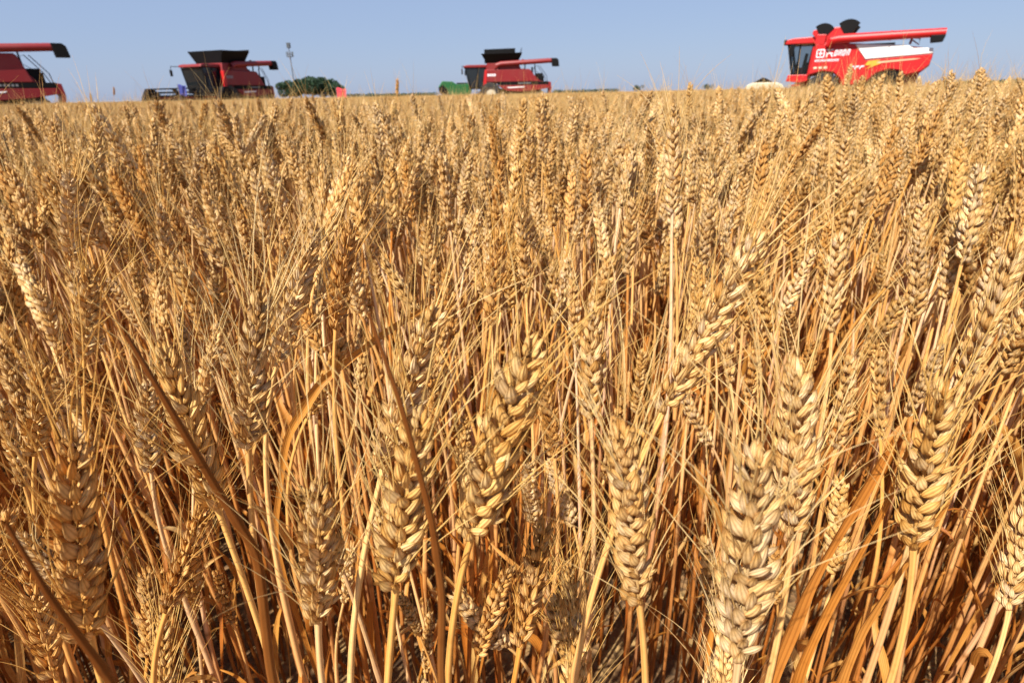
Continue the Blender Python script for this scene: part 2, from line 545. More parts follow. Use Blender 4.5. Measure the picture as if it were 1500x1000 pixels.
P_PEACH = plain('pale_orange_decal', (.82, .42, .26), .5, dirt=.04)
P_SEAT = plain('maroon_seat', (.16, .03, .03), .8)
P_FLAGRED = plain('red_cloth', (.75, .045, .075), .8, dirt=.05)
P_FLAGBLUE = plain('blue_cloth', (.05, .065, .30), .8, dirt=.05)
def glass(name, tint, alpha):
    m, nt, p, out = new_mat(name)
    p.inputs['Base Color'].default_value = (*tint, 1); p.inputs['Roughness'].default_value = .08
    t = nt.nodes.new('ShaderNodeBsdfTransparent'); t.inputs['Color'].default_value = (.62, .66, .68, 1)
    ms = nt.nodes.new('ShaderNodeMixShader'); ms.inputs[0].default_value = alpha
    nt.links.new(t.outputs[0], ms.inputs[1]); nt.links.new(p.outputs[0], ms.inputs[2]); nt.links.new(ms.outputs[0], out.inputs['Surface'])
    return m
P_GLASS = glass('smoked_glass', (.014, .017, .018), .86)
P_CLEAR = glass('clear_glass', (.05, .06, .06), .14)

def wheel(parent, x, r, y0, y1, rim_mat, ribs=18):
    hub = Solid().disc((x, r), r, y0, y1, 32, r * .55)
    for k in range(ribs):
        a = 2 * math.pi * k / ribs
        c, s_ = math.cos(a), math.sin(a)
        hub.tube([(x + c * r, y0, r + s_ * r), (x + c * r * 1.03, (y0 + y1) / 2, r + s_ * r * 1.03), (x + math.cos(a + .12) * r, y1, r + math.sin(a + .12) * r)], .035, 5)
    w = hub.build('wheel', P_RUBBER, parent)
    ym = y0 + (y1 - y0) * .18
    rm = Solid().disc((x, r), r * .56, ym, y1 - .05, 24).disc((x, r), r * .22, ym - .08, ym + .02, 14)
    rm.build('rim', rim_mat, w)

def combine_big(label, loc, rz, header=False, tank='flared', up=0.0):
    """large combine; x runs from cab front (0) to the tail, near side is -y"""
    t = thing('combine_harvester', label, 'combine harvester', loc, rz, 'combine harvesters waiting in the wheat')
    HW = 1.5
    Solid().prism([(1.75, 1.7), (2.0, 2.93), (5.6, 2.95 + up), (6.05, 2.8 + up), (7.0, 1.9), (7.75, 1.82), (7.85, 1.35), (6.7, 1.2), (5.6, 1.05), (3.6, 1.25), (3.1, 1.75)], -HW + .14, HW - .14).build('chassis', P_RED, t, .02)
    pn = Solid().prism([(1.92, 2.05), (2.02, 2.90 + up), (6.0 + up, 2.92 + up), (6.15 + up * .9, 2.80 + up), (6.85, 1.88), (1.90, 1.88)], -HW - .02, -HW + .16, .02).build('side_panel', P_RED, t, .015)
    Solid().prism([(3.05, 1.58), (7.78, 1.58), (7.84, 1.30), (6.7, 1.12), (5.2, 1.02), (3.85, 1.10)], -HW - .03, -HW + .18, .02).build('lower_panel', P_RED, t, .015)
    Solid().box(3.05, 7.76, -HW - .012, -HW + .10, 1.60, 1.86).build('side_stripe', P_BLACK, t)
    lt = Solid()
    for k in range(7): lt.box(5.0 + k * .17, 5.11 + k * .17, -HW - .022, -HW - .010, 1.68, 1.79)
    lt.build('lettering', P_GREY, t)
    l2 = Solid()
    for k in range(4): l2.box(2.15 + k * .2, 2.29 + k * .2, -HW - .034, -HW - .02, 2.36, 2.56)
    l2.build('model_lettering', P_LETTER if not header else P_GREY, pn)
    Solid().prism([(3.9, 1.42), (5.6, 1.46), (5.5, 1.38), (4.1, 1.33)], -HW - .045, -HW - .028).build('white_decal', P_WHITE, t)
    # cab
    cab = Solid().prism([(.42, 1.45), (.06, 3.12), (1.9, 3.12), (1.86, 1.45)], -1.0, 1.0).build('cab', P_GLASS, t, .03)
    fr = Solid()
    for y in (-1.02, 1.02):
        fr.tube([(.44, y, 1.43), (.05, y, 3.14)], .05, 6).tube([(1.86, y, 1.43), (1.9, y, 3.14)], .06, 6).tube([(1.2, y, 1.43), (1.22, y, 3.14)], .03, 6)
    fr.box(.34, 1.9, -1.06, 1.06, 1.3, 1.45)
    fr.build('cab_frame', P_BLACK, cab)
    Solid().prism([(-.12, 3.14), (-.06, 3.30), (.3, 3.36), (2.05, 3.36), (2.08, 3.14)], -1.14, 1.14, .03).build('cab_roof', P_RED, cab, .03)
    Solid().box(1.0, 1.35, -.3, .3, 1.5, 2.6).box(.7, 1.3, -.3, .3, 1.5, 1.95).build('driver_seat', P_SEAT, cab)
    for y in (-1, 1):
        mir = Solid()
        mir.tube([(0, y * 1.1, 3.2), (-.12, y * 1.9, 3.24), (-.12, y * 1.95, 3.05)], .028, 6).box(-.2, -.1, y * 1.85, y * 2.05, 2.55, 3.0)
        mir.build('mirror_arm', P_BLACK, cab)
    # cab-side ladder and the orange-red front shield
    Solid().prism([(1.7, 1.5), (1.9, 2.9), (2.12, 2.9), (2.0, 1.2)], -HW - .05, -HW + .3, .02).build('front_shield', P_SCARLET, t, .02)
    ld = Solid()
    for k in range(4): ld.box(1.15, 1.65, -HW - .12, -HW + .1, .5 + k * .28, .55 + k * .28)
    ld.tube([(1.12, -HW - .1, .45), (1.12, -HW - .1, 2.3)], .025, 6).tube([(1.68, -HW - .1, .45), (1.68, -HW - .1, 2.3)], .025, 6)
    ld.build('ladder', P_BLACK, t)
    # grain tank and its folding extensions
    Solid().prism([(2.0, 2.9), (2.1, 3.45), (5.0, 3.5), (5.25, 2.93)], -1.35, 1.35, .02).build('grain_tank', P_RED, t, .02)
    ex = Solid()
    th = .04
    def flap(b0, b1, t0, t1):
        a = [Vector(p) for p in (b0, b1, t1, t0)]
        n = (a[1] - a[0]).cross(a[3] - a[0]).normalized() * th
        ex.add([*a, *[p + n for p in a]], [(0, 1, 2, 3), (7, 6, 5, 4), (0, 4, 5, 1), (1, 5, 6, 2), (2, 6, 7, 3), (3, 7, 4, 0)])
    x0, x1, fl = 2.1, 4.9, (.62 if tank == 'tall' else .42)
    h1, h2 = (.78, 1.15) if tank == 'tall' else (.86, .94)
    flap((x0, -1.25, 3.45), (x1, -1.25, 3.5), (x0 - fl * (.75 if tank == 'tall' else .5), -1.75, 3.45 + h1), (x1 + fl * .75, -1.75, 3.5 + h1))
    flap((x0, 1.25, 3.45), (x1, 1.25, 3.5), (x0 - fl * .5, 1.75, 3.45 + h1), (x1 + fl * .75, 1.75, 3.5 + h1))
    flap((x0, -1.25, 3.45), (x0, 1.25, 3.45), (x0 - fl * .5, -1.75, 3.45 + h1), (x0 - fl * .5, 1.75, 3.45 + h1))
    flap((x1, 1.25, 3.5), (x1, -1.25, 3.5), (x1 + fl * .75, 1.75, 3.5 + h2), (x1 + fl * .75, -1.75, 3.5 + h2))
    if tank == 'tall':
        flap((x0 - .25, 0, 3.5), (x1 - .25, 0, 3.5), (x0 - .25, 0, 4.68), (x1 - .15, 0, 4.74))
        flap((x1 - .2, -.9, 3.5), (x1 - .2, .9, 3.5), (x1 - .2, -.9, 4.6), (x1 - .2, .9, 4.6))
    ex.build('tank_extension', P_BLACK, t)
    # unloading pipe folded back along the side
    au = Solid().tube([(3.0, -1.35, 2.95), (3.05, -1.5, 3.28), (3.4, -1.55, 3.38), (7.6, -1.55, 3.56), (8.15, -1.55, 3.58), (8.45, -1.55, 3.54)], [.22, .23, .215, .2, .2, .2], 14).tube([(5.4, -1.55, 3.45), (5.44, -1.55, 3.72)], .1, 8).build('unloading_pipe', P_RED, t, 0, True)
    Solid().prism([(8.0, 3.76), (8.5, 3.76), (8.66, 3.62), (8.74, 3.08), (8.1, 3.08)], -1.82, -1.28).build('spout', P_BLACK, au, .03)
    Solid().tube([(5.6, -1.5, 2.9), (5.62, -1.55, 3.4)], .06, 6).tube([(6.6, -1.2, 2.1), (6.5, -1.5, 3.5)], .05, 6).build('pipe_support', P_BLACK, t)
    # engine deck, rear rails and tail
    Solid().box(6.15, 7.35, -1.2, 1.2, 1.8, 2.35).tube([(6.3, -.5, 2.3), (6.3, -.5, 3.1)], .09, 10).box(6.6, 7.25, -1.3, -.9, 1.86, 2.55).build('engine', P_BLACK, t, .02)
    rl = Solid()
    rl.tube([(6.75, -1.4, 1.9), (6.45, -1.4, 3.1), (6.75, -1.4, 3.18), (7.35, -1.4, 2.35), (7.55, -1.4, 1.85)], .025, 6)
    rl.tube([(6.95, -1.4, 3.18), (7.6, -1.4, 2.3), (7.66, -1.4, 1.85)], .025, 6).tube([(6.5, 1.4, 1.9), (6.4, 1.4, 3.1), (7.3, 1.4, 2.4), (7.5, 1.4, 1.85)], .025, 6)
    rl.build('hand_rail', P_BLACK, t)
    Solid().prism([(7.7, 1.85), (8.0, 1.8), (8.06, 1.2), (7.95, .75), (7.8, .75), (7.85, 1.2)], -HW, HW).build('tail_hood', P_RED, t, .02)
    Solid().box(2.3, 7.0, -1.2, 1.2, .7, 1.3).build('underbody', P_BLACK, t)
    for y0, y1 in ((-1.62, -.85), (1.62, .85)):
        wheel(t, 2.35, .93, y0, y1, P_RIM)
    for y0, y1 in ((-1.4, -.95), (1.4, .95)):
        wheel(t, 6.7, .62, y0, y1, P_RIM, 14)
    Solid().prism([(.1, .55), (2.1, 1.35), (2.1, .8), (-.3, .25)], -.65, .65).build('feeder_house', P_RED, t, .02)
    if header:
        hd = Solid().prism([(-.3, .25), (-.25, 1.15), (-.45, 1.15), (-.6, .35), (-1.6, .22), (-1.6, .16)], -3.8, 3.8).build('header', P_RED, t, .02)
        for y in (-3.82, 3.82):
            Solid().prism([(-.1, .2), (-.1, 1.25), (-.75, 1.72), (-1.25, 1.72), (-1.75, 1.15), (-2.2, .3), (-2.1, .12)], y - .2, y + .2).build('end_shield', P_BLACK, hd, .02)
        for y in (-.95, .95):
            Solid().prism([(-.3, .95), (-.3, 1.15), (-.8, 1.4), (-1.35, 1.72), (-1.35, 1.6), (-.9, 1.05)], y - .16, y + .16).build('reel_arm', P_BLACK, hd, .02)
        rl = Solid().tube([(-1.15, -3.7, 1.15), (-1.15, 3.7, 1.15)], .09, 10)
        for k in range(6):
            a = 2 * math.pi * k / 6 + .5
            bx, bz = -1.15 + math.cos(a) * .52, 1.15 + math.sin(a) * .52
            rl.box(bx - .02, bx + .02, -3.7, 3.7, bz - .05, bz + .05)
            for i in range(24):
                yy = -3.65 + i * .317
                rl.tube([(bx, yy, bz), (bx - .06, yy, bz - .24)], .008, 4)
            for yy in (-3.65, -1, 1, 3.65): rl.tube([(-1.15, yy, 1.15), (bx, yy, bz)], .025, 5)
        rl.build('reel', P_BLACK, hd)
        Solid().tube([(-.75, -2.7, .52), (-.75, 2.7, .52)], .2, 12).build('auger', P_GREY, hd, 0, True)
        Solid().box(-.28, -.22, -1.9, .9, .90, 1.1).build('white_strip', P_WHITE, hd)
    return t

def combine_white(label, loc, rz):
    """scarlet combine with a white upper panel; same axes"""
    t = thing('combine_harvester', label, 'combine harvester', loc, rz, 'combine harvesters waiting in the wheat')
    HW = 1.35
    body = [(1.22, 1.35), (1.30, 2.55), (1.62, 2.72), (3.3, 2.62), (5.6, 2.42), (6.60, 2.28), (6.66, 2.1), (6.62, 1.62), (6.3, 1.36), (5.75, 1.22), (5.45, 1.42), (4.95, 1.48), (4.45, 1.35), (3.95, .92), (2.95, .86), (2.75, 1.2), (2.45, 1.45), (1.9, 1.52), (1.45, 1.38)]
    Solid().prism(body, -HW + .1, HW - .1).build('body', P_SCARLET, t, .03)
    pn = Solid().prism([(1.28, 1.42), (1.40, 2.66), (3.2, 2.60), (3.82, 1.93), (6.64, 2.08), (6.66, 1.95), (6.60, 1.66), (6.3, 1.42), (5.7, 1.3), (5.42, 1.50), (4.95, 1.56), (4.42, 1.42), (3.9, .98), (3.0, .92), (2.8, 1.25), (2.45, 1.5), (1.9, 1.56)], -HW - .02, -HW + .12, .012).build('side_panel', P_SCARLET, t, .012)
    Solid().prism([(3.22, 2.58), (5.5, 2.46), (5.8, 2.32), (6.62, 2.30), (6.64, 2.10), (3.80, 1.97)], -HW - .035, -HW + .13, .015).build('upper_panel', P_WHITE, t, .02)
    # writing and stripes
    L1 = Solid(); yo = (-HW - .034, -HW - .018)
    def stroke(x0, z0, x1, z1, w=.045):
        d = Vector((x1 - x0, z1 - z0)); n = Vector((-d.y, d.x)).normalized() * w / 2
        L1.prism([(x0 + n.x, z0 + n.y), (x1 + n.x, z1 + n.y), (x1 - n.x, z1 - n.y), (x0 - n.x, z0 - n.y)], *yo)
    for gx in (0, .42):
        X = 1.55 + gx
        if gx == 0:
            for s_ in ((0, 2.12, 0, 2.42), (.34, 2.12, .34, 2.42), (0, 2.42, .34, 2.42), (0, 2.12, .34, 2.12), (.07, 2.27, .27, 2.27), (.17, 2.17, .17, 2.37)): stroke(X + s_[0], s_[1], X + s_[2], s_[3])
        else:
            for s_ in ((.0, 2.40, .34, 2.40), (.17, 2.40, .02, 2.12), (.17, 2.32, .33, 2.12), (.02, 2.26, .32, 2.26)): stroke(X + s_[0], s_[1], X + s_[2], s_[3])
    for k in range(4):
        X = 2.34 + k * .185
        for s_ in ((.02, 2.16, .08, 2.38), (.08, 2.38, .17, 2.38), (.11, 2.16, .17, 2.38), (.02, 2.16, .11, 2.16))[: 4 if k % 2 == 0 else 3]: stroke(X + s_[0], s_[1], X + s_[2], s_[3], .04)
    L1.build('lettering', P_LETTER, pn)
    L1 = Solid()
    for k in range(9):
        X = 1.52 + k * .125
        stroke(X, 1.93, X + .02, 2.03, .03); stroke(X, 1.98, X + .085, 1.98, .025); stroke(X + .07, 1.93, X + .09, 2.03, .025)
    L1.build('small_lettering', P_LETTER, pn)
    L1 = Solid()
    for k in range(3): stroke(1.5 + k * .24, 1.68, 1.66 + k * .24, 1.69, .09)
    L1.build('badge_row', P_CREAM, pn)
    L1 = Solid()
    for k in range(3): stroke(3.2 + k * .22, 1.58, 3.26 + k * .22, 1.72, .05); stroke(3.22 + k * .22, 1.66, 3.38 + k * .22, 1.70, .05)
    L1.build('mark_lettering', P_LETTER, pn)
    Solid().prism([(4.05, 1.76), (5.95, 1.88), (6.2, 1.92), (5.9, 1.93), (4.0, 1.84)], *yo).build('pale_stripe', P_PEACH, pn)
    Solid().prism([(3.95, 1.89), (4.5, 1.92), (4.3, 1.80), (4.55, 1.78), (3.9, 1.56), (4.15, 1.72), (3.85, 1.72)], -HW - .046, -HW - .022).build('lightning_decal', P_YELLOW, pn)
    # cab: open frame with clear glass
    cab = Solid().tube([(.08, -.95, 2.72), (.46, -.95, 1.42)], .06, 8).tube([(.08, .95, 2.72), (.46, .95, 1.42)], .06, 8).tube([(1.34, -.95, 2.72), (1.16, -.95, 1.4)], .07, 8).tube([(1.34, .95, 2.72), (1.16, .95, 1.4)], .07, 8).tube([(.66, -.95, 2.7), (.68, -.95, 1.42)], .045, 6).box(.4, 1.25, -1.0, 1.0, 1.28, 1.44).build('cab', P_BLACK, t)
    Solid().prism([(.16, 2.68), (.52, 1.45), (1.14, 1.45), (1.30, 2.68)], -.96, -.94).build('side_window', P_CLEAR, cab)
    Solid().prism([(.08, 2.68), (.44, 1.45), (.46, 1.45), (.10, 2.68)], -.9, .9).build('windscreen', P_CLEAR, cab)
    Solid().prism([(-.12, 2.72), (-.05, 2.90), (.3, 2.97), (1.6, 3.0), (1.6, 2.72)], -1.1, 1.1, .03).build('cab_roof', P_SCARLET, cab, .03)
    for y in (-1.08, .8): Solid().box(-.16, .02, y, y + .28, 2.70, 2.92).build('headlight', P_BLACK, cab, .02)
    Solid().prism([(.12, 2.6), (.2, 2.72), (.42, 2.72), (.36, 2.2), (.26, 2.2)], -1.12, -1.0).build('mirror', P_BLACK, cab)
    Solid().box(.52, .9, -.3, .3, 1.45, 1.75).prism([(.8, 1.6), (.9, 2.35), (1.02, 2.35), (.95, 1.6)], -.28, .28).build('driver_seat', P_SEAT, cab, .03)
    Solid().tube([(.45, 0, 1.4), (.55, 0, 2.0)], .05, 8).box(.95, 1.15, -.9, -.4, 1.45, 1.95).build('steering_column', P_BLACK, cab)
    # grain tank with two round black flaps
    tk = Solid().prism([(1.38, 2.6), (1.30, 3.05), (1.42, 3.2), (2.0, 3.31), (2.5, 3.33), (2.9, 2.95), (2.92, 2.6)], -1.2, 1.2, .03).build('grain_tank', P_SCARLET, t, .03)
    def round_flap(cx, cz, r, a0, a1):
        pts = [(cx, cz)] + [(cx + math.cos(R(a0 + (a1 - a0) * k / 10)) * r, cz + math.sin(R(a0 + (a1 - a0) * k / 10)) * r) for k in range(11)]
        Solid().prism(pts, -1.24, -1.15).prism(pts, 1.15, 1.24).build('tank_flap', P_BLACK, tk)
    round_flap(1.66, 2.84, .66, 42, 126)
    round_flap(2.80, 2.84, .76, 50, 128)
    Solid().prism([(2.46, 3.35), (3.16, 3.44), (2.84, 2.94)], -1.2, 1.2).build('tank_lid', P_BLACK, tk, .02)
    Solid().prism([(1.15, 3.1), (1.2, 3.24), (1.5, 3.28), (1.42, 2.85)], -1.2, 1.2).build('tank_collar', P_SCARLET, tk, .02)
    Solid().prism([(1.34, 2.66), (1.42, 3.06), (1.86, 3.04), (1.82, 2.6)], -HW - .03, -HW + .25, .02).build('pipe_elbow_cover', P_SCARLET, t, .02)
    au = Solid().tube([(2.05, -HW - .05, 2.56), (2.15, -HW - .12, 2.78), (2.45, -HW - .15, 2.82), (6.95, -HW - .15, 2.86)], [.18, .21, .19, .165], 16).tube([(4.7, -HW - .15, 2.842), (4.75, -HW - .15, 2.8425)], .20, 16).build('unloading_pipe', P_SCARLET, t, 0, True)
    Solid().prism([(6.36, 2.77), (6.97, 2.77), (6.9, 2.50), (6.42, 2.48)], -HW - .33, -HW + .03).build('spout', P_BLACK, au, .03)
    Solid().tube([(5.6, -HW, 2.5), (5.65, -HW - .15, 2.74)], .06, 8).tube([(5.7, -HW, 2.62), (5.98, -HW, 2.45), (5.98, -HW, 2.68), (5.75, -HW, 2.7)], .03, 6).build('pipe_support', P_SEAT, t)
    Solid().box(2.3, 5.0, -.6, .9, 2.5, 2.62).build('engine_deck', P_BLACK, t)
    Solid().prism([(.22, 1.15), (.30, 1.42), (1.25, 1.42), (1.3, 1.15), (.9, 1.08)], -1.3, 1.0).build('platform', P_SCARLET, t, .02)
    Solid().prism([(-.3, .3), (.75, 1.15), (1.35, 1.15), (1.35, .8), (.1, .1)], -.6, .6).build('feeder_house', P_SCARLET, t, .02)
    ld = Solid()
    for k in range(3): ld.box(.55, 1.0, -1.38, -1.2, .45 + k * .25, .5 + k * .25)
    ld.build('ladder', P_SCARLET, t)
    Solid().box(2.0, 5.8, -.9, .9, .55, 1.2).build('underbody', P_BLACK, t)
    Solid().prism([(5.6, .55), (5.75, 1.25), (6.3, 1.38), (6.2, .7)], -1.0, 1.0).build('straw_hood', P_RED, t, .02)
    Solid().box(6.0, 6.5, -1.3, -1.0, .55, .78).build('tail_lamp', P_SCARLET, t, .02)
    Solid().prism([(4.35, 1.3), (4.62, 1.45), (5.15, 1.5), (5.5, 1.4), (5.6, 1.0), (4.3, .9)], -HW + .05, -HW + .15).build('wheel_arch', P_BLACK, t)
    for y0, y1 in ((-1.42, -.85), (1.42, .85)): wheel(t, 2.05, .74, y0, y1, P_RED, 16)
    for y0, y1 in ((-1.3, -.9), (1.3, .9)): wheel(t, 5.0, .55, y0, y1, P_RED, 14)
    return t

def side_on(px, turn=0.0):
    """heading that shows the near side squarely at that place of the photograph"""
    d = ray(px, horizon(px))
    return -math.atan2(d.x, d.y) + R(turn)

def place_side(px_front, dist, px_mid, turn=0):
    """ground spot of the machine's x=0 such that its front shows at px_front"""
    return ground_at(px_front, dist), side_on(px_mid, turn)

g, a = place_side(683, 60.5, 750)
combine_big('bright red combine harvester in the middle with a tall black hopper, green machine beside it', g, a, tank='tall')
g, a = place_side(1147, 34, 1265)
combine_white('scarlet combine harvester with a white upper panel and two rounded black hopper flaps', g, a).scale = (.87, 1, 1)
g, a = place_side(289, 54, 330)
combine_big('dark red combine harvester with its cutting header mounted and a wide black hopper', g, a + R(44), header=True).scale = (.84, 1, 1)
g, a = place_side(-197, 44.0, 10)
combine_big('dark red combine harvester cut off by the left edge, only its rear showing', g, a, up=.34)

# ------------------------------------------------------------------ smaller things behind the crop
def lift(px, py, dist): return on_ray(px, py, dist).z
# green harvester, mostly sunk behind the wheat
t = thing('harvester', 'green harvester sunk behind the wheat left of the middle red combine', 'combine harvester', ground_at(643, 70) - Vector((0, 0, .12)), side_on(665))
Solid().prism([(.2, 1.3), (0, 1.75), (.45, 2.35), (1.55, 2.3), (2.0, 2.0), (3.25, 2.05), (3.5, 1.9), (3.6, 1.3), (3.3, .7), (.5, .7)], -1.2, 1.2, .03).build('body', P_GREEN, t, .05)
Solid().prism([(.12, 1.15), (.02, 1.7), (.5, 2.0), (.95, 1.5), (.9, .8)], -1.26, -1.14).build('intake_screen', P_BLACK, t)
Solid().box(2.0, 3.2, -1.0, 1.0, 2.02, 2.16).build('deck', P_BLACK, t)
for y0, y1 in ((-1.3, -.9), (1.3, .9)): wheel(t, 1.0, .55, y0, y1, P_YELLOW, 12); wheel(t, 2.9, .5, y0, y1, P_YELLOW, 12)
# cream trailer with a dark ridge
t = thing('trailer', 'cream box trailer with a dark ridge on top left of the scarlet combine', 'trailer', ground_at(1090, 42) - Vector((0, 0, .16)), side_on(1115))
Solid().prism([(.05, .6), (0, 1.0), (.18, 1.25), (.5, 1.36), (1.8, 1.36), (2.15, 1.22), (2.3, 1.0), (2.3, .6)], -.9, .9, .03).build('box', P_CREAM, t, .06)
Solid().prism([(.45, 1.34), (1.0, 1.64), (1.25, 1.56), (1.65, 1.34)], -.5, .5).build('ridge', P_BLACK, t, .02)
for y0, y1 in ((-.95, -.7), (.95, .7)): wheel(t, 1.5, .36, y0, y1, P_RIM, 12)
# flags
def flag(px, dist, top, w, h, mat, label, lean):
    g = ground_at(px, dist)
    t = thing('flag', label, 'flag', g, side_on(px))
    zt = lift(px, top, dist)
    Solid().tube([(0, 0, 0), (lean, 0, zt + .04)], .018, 6).build('pole', P_GREY, t)
    v, f = [], []
    nx, nz = 10, 10
    for k in range(nz + 1):
        for i in range(nx + 1):
            x = i / nx; z = k / nz
            v.append((lean * (1 - z * h / zt) + .02 + w * x * (1 - .12 * z), .10 * w * math.sin(x * 9 + z * 2) * x, zt - h * z - .10 * h * x + .03 * math.sin(x * 7)))
    for k in range(nz):
        for i in range(nx):
            q = k * (nx + 1) + i; f.append((q, q + 1, q + nx + 2, q + nx + 1))
    me = bpy.data.meshes.new('cloth'); me.from_pydata(v, [], f); me.materials.append(mat)
    me.polygons.foreach_set('use_smooth', [True] * len(f))
    o = link('cloth', me, t); s = o.modifiers.new('thick', 'SOLIDIFY'); s.thickness = .006
flag(494, 45, 129, .62, .85, P_FLAGRED, 'red flag hanging over the wheat in front of the dark grove', 0)
flag(266, 44, 124, .42, .62, P_FLAGBLUE, 'small blue flag standing behind the cutting header', -.05)

# communication mast
dm = 240
P_MAST = plain('weathered_mast_steel', (.10, .115, .13), .6, dirt=.1)
t = thing('mast', 'thin grey communication mast leaning over the dark grove of trees', 'mast', ground_at(434, dm), side_on(430))
zt = lift(425, 63, dm)
Solid().tube([(0, 0, 0), (0, 0, zt * .55), (0, 0, zt)], [.26, .18, .09], 10).build('pole', P_MAST, t, 0, True)
def ring_platform(z, r, name):
    s = Solid().disc((0, 0), .01, -.01, .01, 6)
    s = Solid()
    for k in range(9):
        a = 2 * math.pi * k / 9
        c, q = math.cos(a) * r, math.sin(a) * r
        s.add([(c - .15, q - .15, z - .8), (c + .15, q - .15, z - .8), (c + .15, q + .15, z - .8), (c - .15, q + .15, z - .8), (c - .15, q - .15, z + .8), (c + .15, q - .15, z + .8), (c + .15, q + .15, z + .8), (c - .15, q + .15, z + .8)],
              [(0, 3, 2, 1), (4, 5, 6, 7), (0, 1, 5, 4), (1, 2, 6, 5), (2, 3, 7, 6), (3, 0, 4, 7)])
        s.tube([(0, 0, z), (c, q, z)], .06, 5)
    s.tube([(0, 0, z - .9), (0, 0, z - .75)], r * .9, 16)
    s.build(name, P_MAST, t)
ring_platform(zt - 3.6, 1.05, 'antenna_platform')
ring_platform(zt - .8, .55, 'antenna_crown')

# trees
def leaf_mat(name, col):
    m, nt, p, out = new_mat(name)
    n, l = nt.nodes, nt.links
    at = n.new('ShaderNodeAttribute'); at.attribute_name = 'rnd'
    r = ramp(nt, [(0, tuple(c * .6 for c in col)), (.6, col), (1, tuple(min(1, c * 1.5) for c in col))]); l.new(at.outputs['Fac'], r.inputs[0])
    l.new(r.outputs[0], p.inputs['Base Color']); p.inputs['Roughness'].default_value = .6
    t = n.new('ShaderNodeBsdfTranslucent'); l.new(r.outputs[0], t.inputs['Color'])
    ms = n.new('ShaderNodeMixShader'); ms.inputs[0].default_value = .25
    l.new(p.outputs[0], ms.inputs[1]); l.new(t.outputs[0], ms.inputs[2]); l.new(ms.outputs[0], out.inputs['Surface'])
    return m
M_TREE = leaf_mat('tree_leaves', (.026, .062, .026))
M_BARK = plain('tree_bark', (.09, .07, .05), .9)
def leaves(rng, c, rx, rz, n, size):
    """leaf clumps on a bumpy shell of sub-crowns"""
    V, F, A = [], [], []
    subs = [(c + Vector((rng.gauss(0, rx * .42), rng.gauss(0, rx * .42), rng.uniform(-.35, .5) * rz)), rng.uniform(.38, .62)) for _ in range(11)]
    for _ in range(n):
        s, k = rng.choice(subs)
        d = Vector((rng.gauss(0, 1), rng.gauss(0, 1), rng.gauss(0, 1))).normalized() * rng.uniform(.55, 1.0) ** .5
        p = s + Vector((d.x * rx * k, d.y * rx * k, d.z * rz * k))
        u = Vector((rng.gauss(0, 1), rng.gauss(0, 1), rng.gauss(0, .6))).normalized(); w = u.cross(Vector((rng.gauss(0, 1), rng.gauss(0, 1), rng.gauss(0, 1)))).normalized()
        h = size * rng.uniform(.6, 1.3); b = len(V)
        V += [p - u * h, p + w * h * .6, p + u * h, p - w * h * .6]; F.append((b, b + 1, b + 2, b + 3)); A += [rng.random()] * 4
    me = bpy.data.meshes.new('crown'); me.from_pydata([tuple(v) for v in V], [], F); me.materials.append(M_TREE)
    at = me.attributes.new('rnd', 'FLOAT', 'POINT'); at.data.foreach_set('value', A)
    return me
def tree(px, dist, top, width_px, label, seed, n=1500):
    rng = random.Random(seed)
    g = ground_at(px, dist)
    h = lift(px, top, dist)
    rx = width_px / 919 * dist / 2
    t = thing('tree', label, 'tree', g, 0, 'trees along the horizon')
    s = Solid().tube([(0, 0, 0), (.05 * rx, 0, h * .35), (0, .04 * rx, h * .75)], [.05 * h, .035 * h, .012 * h], 8)
    for k in range(5):
        an = rng.uniform(0, 6.28); z = h * rng.uniform(.3, .5)
        s.tube([(0, 0, z), (math.cos(an) * rx * .5, math.sin(an) * rx * .5, z + h * .25)], [.02 * h, .006 * h], 5)
    s.build('trunk', M_BARK, t)
    link('crown', leaves(rng, Vector((0, 0, h * .55)), rx * .85, h * .46, n, .05 * h), t)
for i, (px, top, w, lb) in enumerate([(424, 119, 32, 'leftmost low tree of the dark grove by the mast'), (441, 114, 36, 'tree of the dark grove right at the foot of the mast'),
        (458, 111, 40, 'tallest domed tree in the middle of the dark grove'), (475, 112, 38, 'broad tree right of the tallest in the dark grove'), (491, 119, 34, 'rightmost sloping tree of the dark grove by the red flag')]):
    tree(px, 225 + 6 * (i % 2), top, w, lb, 40 + i, 3800)
for i, (px, top, w, d, lb) in enumerate([(818, 131, 22, 330, 'small dark round tree just right of the middle combine'), (846, 134, 14, 360, 'tiny tree on the skyline between the small round tree and open sky'),
        (934, 124, 13, 300, 'small tree on the skyline left of the sky fanned wheat awns'), (1036, 123, 15, 300, 'small tree on the skyline right of the sky fanned wheat awns'),
        (624, 136, 18, 380, 'low round tree on the skyline left of the green harvester'), (1488, 113, 30, 300, 'tree on the skyline at the right edge')]):
    tree(px, d, top, w, lb, 60 + i, 900)
